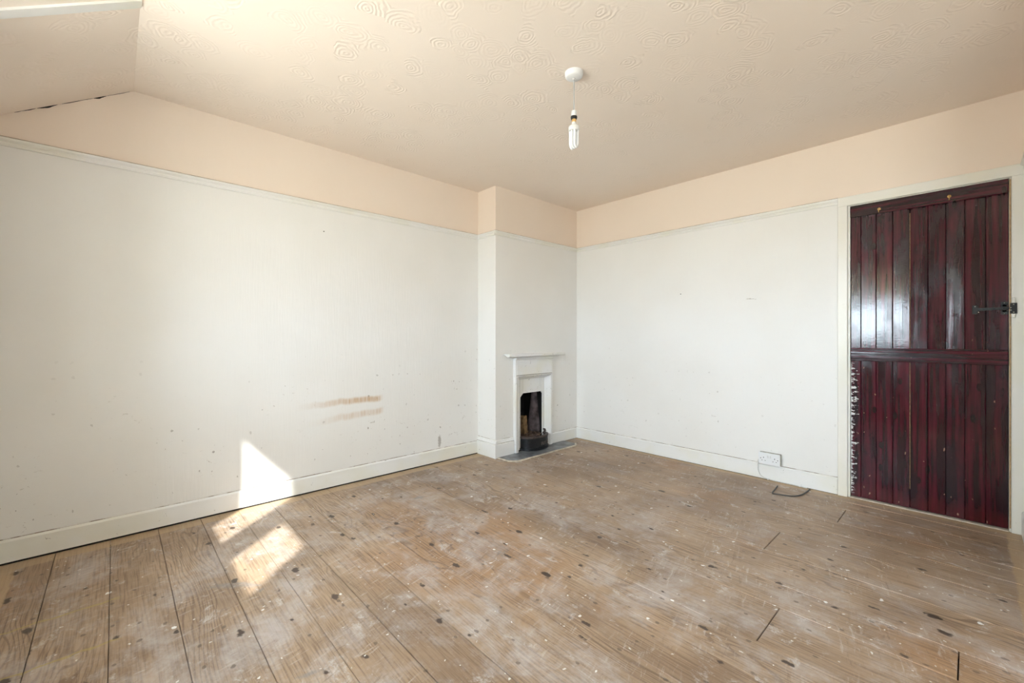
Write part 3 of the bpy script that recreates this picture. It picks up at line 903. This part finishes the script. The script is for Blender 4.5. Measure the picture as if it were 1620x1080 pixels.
add_tube(bm, smooth_path([(e[0], e[1], 0.138), (e[0]+0.004, e[1]-0.004, 0.154), (e[0]-0.004, e[1]-0.006, 0.168), (e[0]-0.018, e[1]-0.004, 0.170)], 5), [0.010]*10 + [0.008]*6, 8)
obj('grate_horn', bm, M_RUST, fp, True)
# raised cast characters on the grate front
for ch_, s in (('1', 0.505), ('U', 0.560), ('S', 0.630), ('N', 0.725), ('T', 0.800)):
    cu = bpy.data.curves.new('raised_character', 'FONT')
    cu.body = ch_; cu.size = 0.046; cu.extrude = 0.0015; cu.align_x = 'CENTER'
    to = bpy.data.objects.new('t', cu); COL.objects.link(to)
    dg = bpy.context.evaluated_depsgraph_get()
    me = bpy.data.meshes.new_from_object(to.evaluated_get(dg))
    bpy.data.objects.remove(to); bpy.data.curves.remove(cu)
    me.name = 'raised_character'; me.materials.clear(); me.materials.append(M_LETTER)
    pt = Vector(bow(s, 0.0008, 0.052)); tg = Vector(bow(s + 0.01)) - Vector(bow(s - 0.01)); tg.z = 0; tg.normalize()
    zz = Vector((0, 0, 1)); nn = tg.cross(zz)
    mt = Matrix((tg, zz, nn)).transposed().to_4x4(); mt.translation = pt
    me.transform(mt)
    o = bpy.data.objects.new('raised_character', me); COL.objects.link(o); attach(o, fp)
    m_ = o.matrix_basis
# loose fire brick standing in the grate
bm = bmesh.new()
add_box(bm, -0.042, 0.042, -0.032, 0.032, 0.0, 0.175)
bmesh.ops.subdivide_edges(bm, edges=list(bm.edges), cuts=4, use_grid_fill=True)
for v in bm.verts: v.co += Vector((random.uniform(-1, 1), random.uniform(-1, 1), random.uniform(-1, 1))) * 0.0035
bmesh.ops.transform(bm, matrix=Matrix.Translation((3.012, IN_Y + 0.105, 0.130)) @ Matrix.Rotation(math.radians(-6), 4, 'Y') @ Matrix.Rotation(0.35, 4, 'Z'), verts=bm.verts)
tag(obj('fire_brick', bm, M_BRICK, None, False), 'scorched brown fire brick standing inside the fireplace grate', 'brick')
for k, (rx, ry, rz_, rs) in enumerate(((0.115, 0.03, 0.140, 0.016), (0.165, 0.02, 0.140, 0.013), (0.215, 0.035, 0.141, 0.014), (0.10, 0.115, 0.148, 0.012))):
    bm = bmesh.new(); bmesh.ops.create_icosphere(bm, subdivisions=2, radius=rs)
    for v in bm.verts: v.co = Vector((v.co.x*random.uniform(.8, 1.3), v.co.y*random.uniform(.8, 1.2), v.co.z*random.uniform(.5, .8)))
    bmesh.ops.translate(bm, vec=(GX0 + rx, IN_Y + ry, rz_), verts=bm.verts)
    tag(obj('rubble_lump', bm, M_ASH), ['small pale rubble lump beside the brick inside the grate', 'small rubble lump at the middle of the grate',
        'rubble lump at the right of the grate below the fireclay', 'rubble lump against the fire brick'][k], 'rubble', 'rubble lumps in the grate')

# ------------------------------------------------------------------ hearth
he = empty('hearth', (2.74*H, 2.57*H, 0.0))
tag(he, 'dark grey slate hearth slab edged with a paint-splashed wooden strip', 'hearth')
HX0, HX1, HY0 = 2.315*H, 3.15*H, 2.478*H
cc = 0.05
out_ = [(HX0, YB), (HX0, HY0 + cc), (HX0 + cc*1.2, HY0), (HX1 - cc*1.2, HY0), (HX1, HY0 + cc), (HX1, YB)]
bm = bmesh.new(); add_prism(bm, out_, lambda x, y: (x, y, 0.0007), lambda x, y: (x, y, 0.009)); 
obj('slab', bm, M_SLATE, he)
def strip(name, a, b, w=0.018, z=0.012):
    A, B = Vector((a[0], a[1], 0)), Vector((b[0], b[1], 0)); d = (B - A).normalized(); n = Vector((d.y, -d.x, 0))
    bm = bmesh.new()
    pts = [A - d*0.004, B + d*0.004, B + d*0.004 + n*w, A - d*0.004 + n*w]
    add_prism(bm, [(p.x, p.y) for p in pts], lambda x, y: (x, y, 0.0007), lambda x, y: (x, y, z))
    bevel(bm, 0.002, 1)
    obj(name, bm, M_STRIP, he)
strip('edge_strip', out_[1], out_[2]); strip('edge_strip', out_[2], out_[3]); strip('edge_strip', out_[3], out_[4])
strip('edge_strip', (HX0, YB - 0.028), out_[1])

# ------------------------------------------------------------------ pendant lamp
LX, LY = 1.59*H, 1.278*H
lamp = empty('pendant_lamp', (LX, LY, ZC))
tag(lamp, 'bare white pendant lamp with a compact fluorescent bulb hanging from the ceiling', 'lamp')
bm = bmesh.new(); add_lathe(bm, [(0.047, 0.0), (0.047, -0.012), (0.044, -0.022), (0.036, -0.028), (0.008, -0.031), (0.007, -0.036)], (LX, LY, ZC), 32)
obj('ceiling_rose', bm, M_PLASTIC, lamp, True)
zt = 2.068*H
bm = bmesh.new(); add_tube(bm, [(LX, LY, ZC - 0.030), (LX + 0.001, LY, (ZC + zt)/2), (LX, LY, zt - 0.004)], 0.0032, 8)
obj('flex', bm, M_FLEX, lamp, True)
lh = empty('lamp_holder', (LX, LY, zt)); attach(lh, lamp)
bm = bmesh.new(); add_lathe(bm, [(0.006, 0.004), (0.013, 0.0), (0.0145, -0.010), (0.0145, -0.024), (0.016, -0.026), (0.016, -0.028)], (LX, LY, zt), 24)
obj('holder_cap', bm, M_PLASTIC, lh, True)
bm = bmesh.new(); add_lathe(bm, [(0.0165, -0.028), (0.017, -0.034), (0.0145, -0.043)], (LX, LY, zt), 24)
obj('holder_ring', bm, M_BLACK, lh, True)
bu = empty('bulb', (LX, LY, zt - 0.04)); attach(bu, lamp)
bm = bmesh.new(); add_lathe(bm, [(0.0115, -0.040), (0.0115, -0.056), (0.0105, -0.058)], (LX, LY, zt), 20)
obj('bayonet_cap', bm, M_BRASS, bu, True)
bm = bmesh.new(); add_lathe(bm, [(0.0105, -0.058), (0.012, -0.066), (0.014, -0.072), (0.026, -0.079), (0.028, -0.084), (0.028, -0.100), (0.026, -0.104)], (LX, LY, zt), 28)
obj('bulb_base', bm, M_PLASTIC_OLD, bu, True)
right = Vector((math.sin(THETA), -math.cos(THETA), 0)); fwd = Vector((math.cos(THETA), math.sin(THETA), 0))
du = (right*0.8 + fwd*0.6); dv = (right*0.6 - fwd*0.8)
for k in range(3):
    c0 = Vector((LX, LY, zt)) + dv*(k - 1)*0.0155
    r0 = 0.0150 if k == 1 else 0.0120
    path = [c0 + du*r + Vector((0, 0, q)) for r, q in ((-r0, -0.102), (-r0, -0.140), (-r0, -0.166), (-r0*0.9, -0.176), (-r0*0.5, -0.186),
            (0.0, -0.190), (r0*0.5, -0.186), (r0*0.9, -0.176), (r0, -0.166), (r0, -0.140), (r0, -0.102))]
    bm = bmesh.new(); add_tube(bm, smooth_path(path, 4), 0.0060, 10)
    obj('lamp_tube', bm, M_TUBE, bu, True)

# ------------------------------------------------------------------ socket and cables
so = empty('wall_socket', (XR, 0.953*H, 0.115*H))
tag(so, 'white double power socket on a grubby surface box above the skirting', 'socket')
SY0, SY1, SZ0, SZ1 = 0.887*H, 1.018*H, 0.113*H, 0.191*H
box_obj('surface_box', (XR - 0.036, XR, SY0, SY1, SZ0, SZ1), M_PATTRESS, so, 0.003)
SXF = XR - 0.046
box_obj('face_plate', (SXF, XR - 0.036, SY0 - 0.001, SY1 + 0.001, SZ0 - 0.001, SZ1 + 0.001), M_PLASTIC, so, 0.003, 2)
w_ = SY1 - SY0
for q in (0.24, 0.76):
    cy = SY1 - w_*q
    box_obj('earth_hole', (SXF - 0.0004, SXF + 0.002, cy - 0.0022, cy + 0.0022, SZ0 + 0.046, SZ0 + 0.054), M_HOLE, so)
    box_obj('pin_hole', (SXF - 0.0004, SXF + 0.002, cy - 0.014, cy - 0.008, SZ0 + 0.026, SZ0 + 0.030), M_HOLE, so)
    box_obj('pin_hole', (SXF - 0.0004, SXF + 0.002, cy + 0.008, cy + 0.014, SZ0 + 0.026, SZ0 + 0.030), M_HOLE, so)
for q in (0.44, 0.56):
    cy = SY1 - w_*q
    box_obj('rocker_switch', (SXF - 0.003, SXF + 0.001, cy - 0.005, cy + 0.005, SZ0 + 0.050, SZ0 + 0.068), M_PLASTIC_OLD, so, 0.001)
for q in (0.10, 0.90):
    bm = bmesh.new(); add_lathe(bm, [(0.0030, 0.0), (0.0030, -0.001), (0.0015, -0.0015)], (SXF, SY1 - w_*q, SZ0 + 0.043), 10, 'X')
    obj('screw', bm, M_SOCKGAP, so)

sx = XR - 0.022
ca1 = empty('white_cable', (sx, 1.02*H, 0.0)); tag(ca1, 'thin white cable looping down from the socket and clipped along the skirting', 'cable')
bm = bmesh.new()
pts = [(XR - 0.030, SY1 - 0.004, SZ0 + 0.030), (XR - 0.034, SY1 + 0.006, SZ0 + 0.020), (XR - 0.032, SY1 + 0.010, 0.10), (XR - 0.028, SY1 + 0.004, 0.05),
       (XR - 0.024, 1.00*H, 0.018), (XR - 0.023, 0.965*H, 0.008), (XR - 0.023, 0.90*H, 0.0055), (XR - 0.024, 0.80*H, 0.0055), (XR - 0.030, 0.735*H, 0.0055)]
add_tube(bm, smooth_path(pts, 6), 0.0034, 8)
obj('flex', bm, M_CABLE_W, ca1, True)
for cy in (0.965, 0.775):
    box_obj('cable_clip', (XR - 0.029, XR - 0.018, cy*H - 0.004, cy*H + 0.004, 0.001, 0.014), M_PLASTIC, ca1, 0.0015)
# dark cable lying on the boards
def fl(px, py):     # floor point seen at a place in the photograph, used for measuring
    d = F_PX * H / (py - HORIZON); t = (px - CX) / F_PX
    c, s = math.cos(THETA), math.sin(THETA)
    return ((c + t*s)*d, (s - t*c)*d)
bm = bmesh.new()
pts = [fl(1281, 775), fl(1276, 779), fl(1268, 783.5), fl(1258, 785.5), fl(1246, 785), fl(1233, 783), fl(1222, 781), fl(1226, 775), fl(1230, 769.5)]
add_tube(bm, smooth_path([(p[0], p[1], 0.0052) for p in pts], 6), 0.0042, 8)
tag(obj('dark_cable', bm, M_CABLE_G, None, True), 'dark grey loose cable end curled on the floorboards below the socket', 'cable')
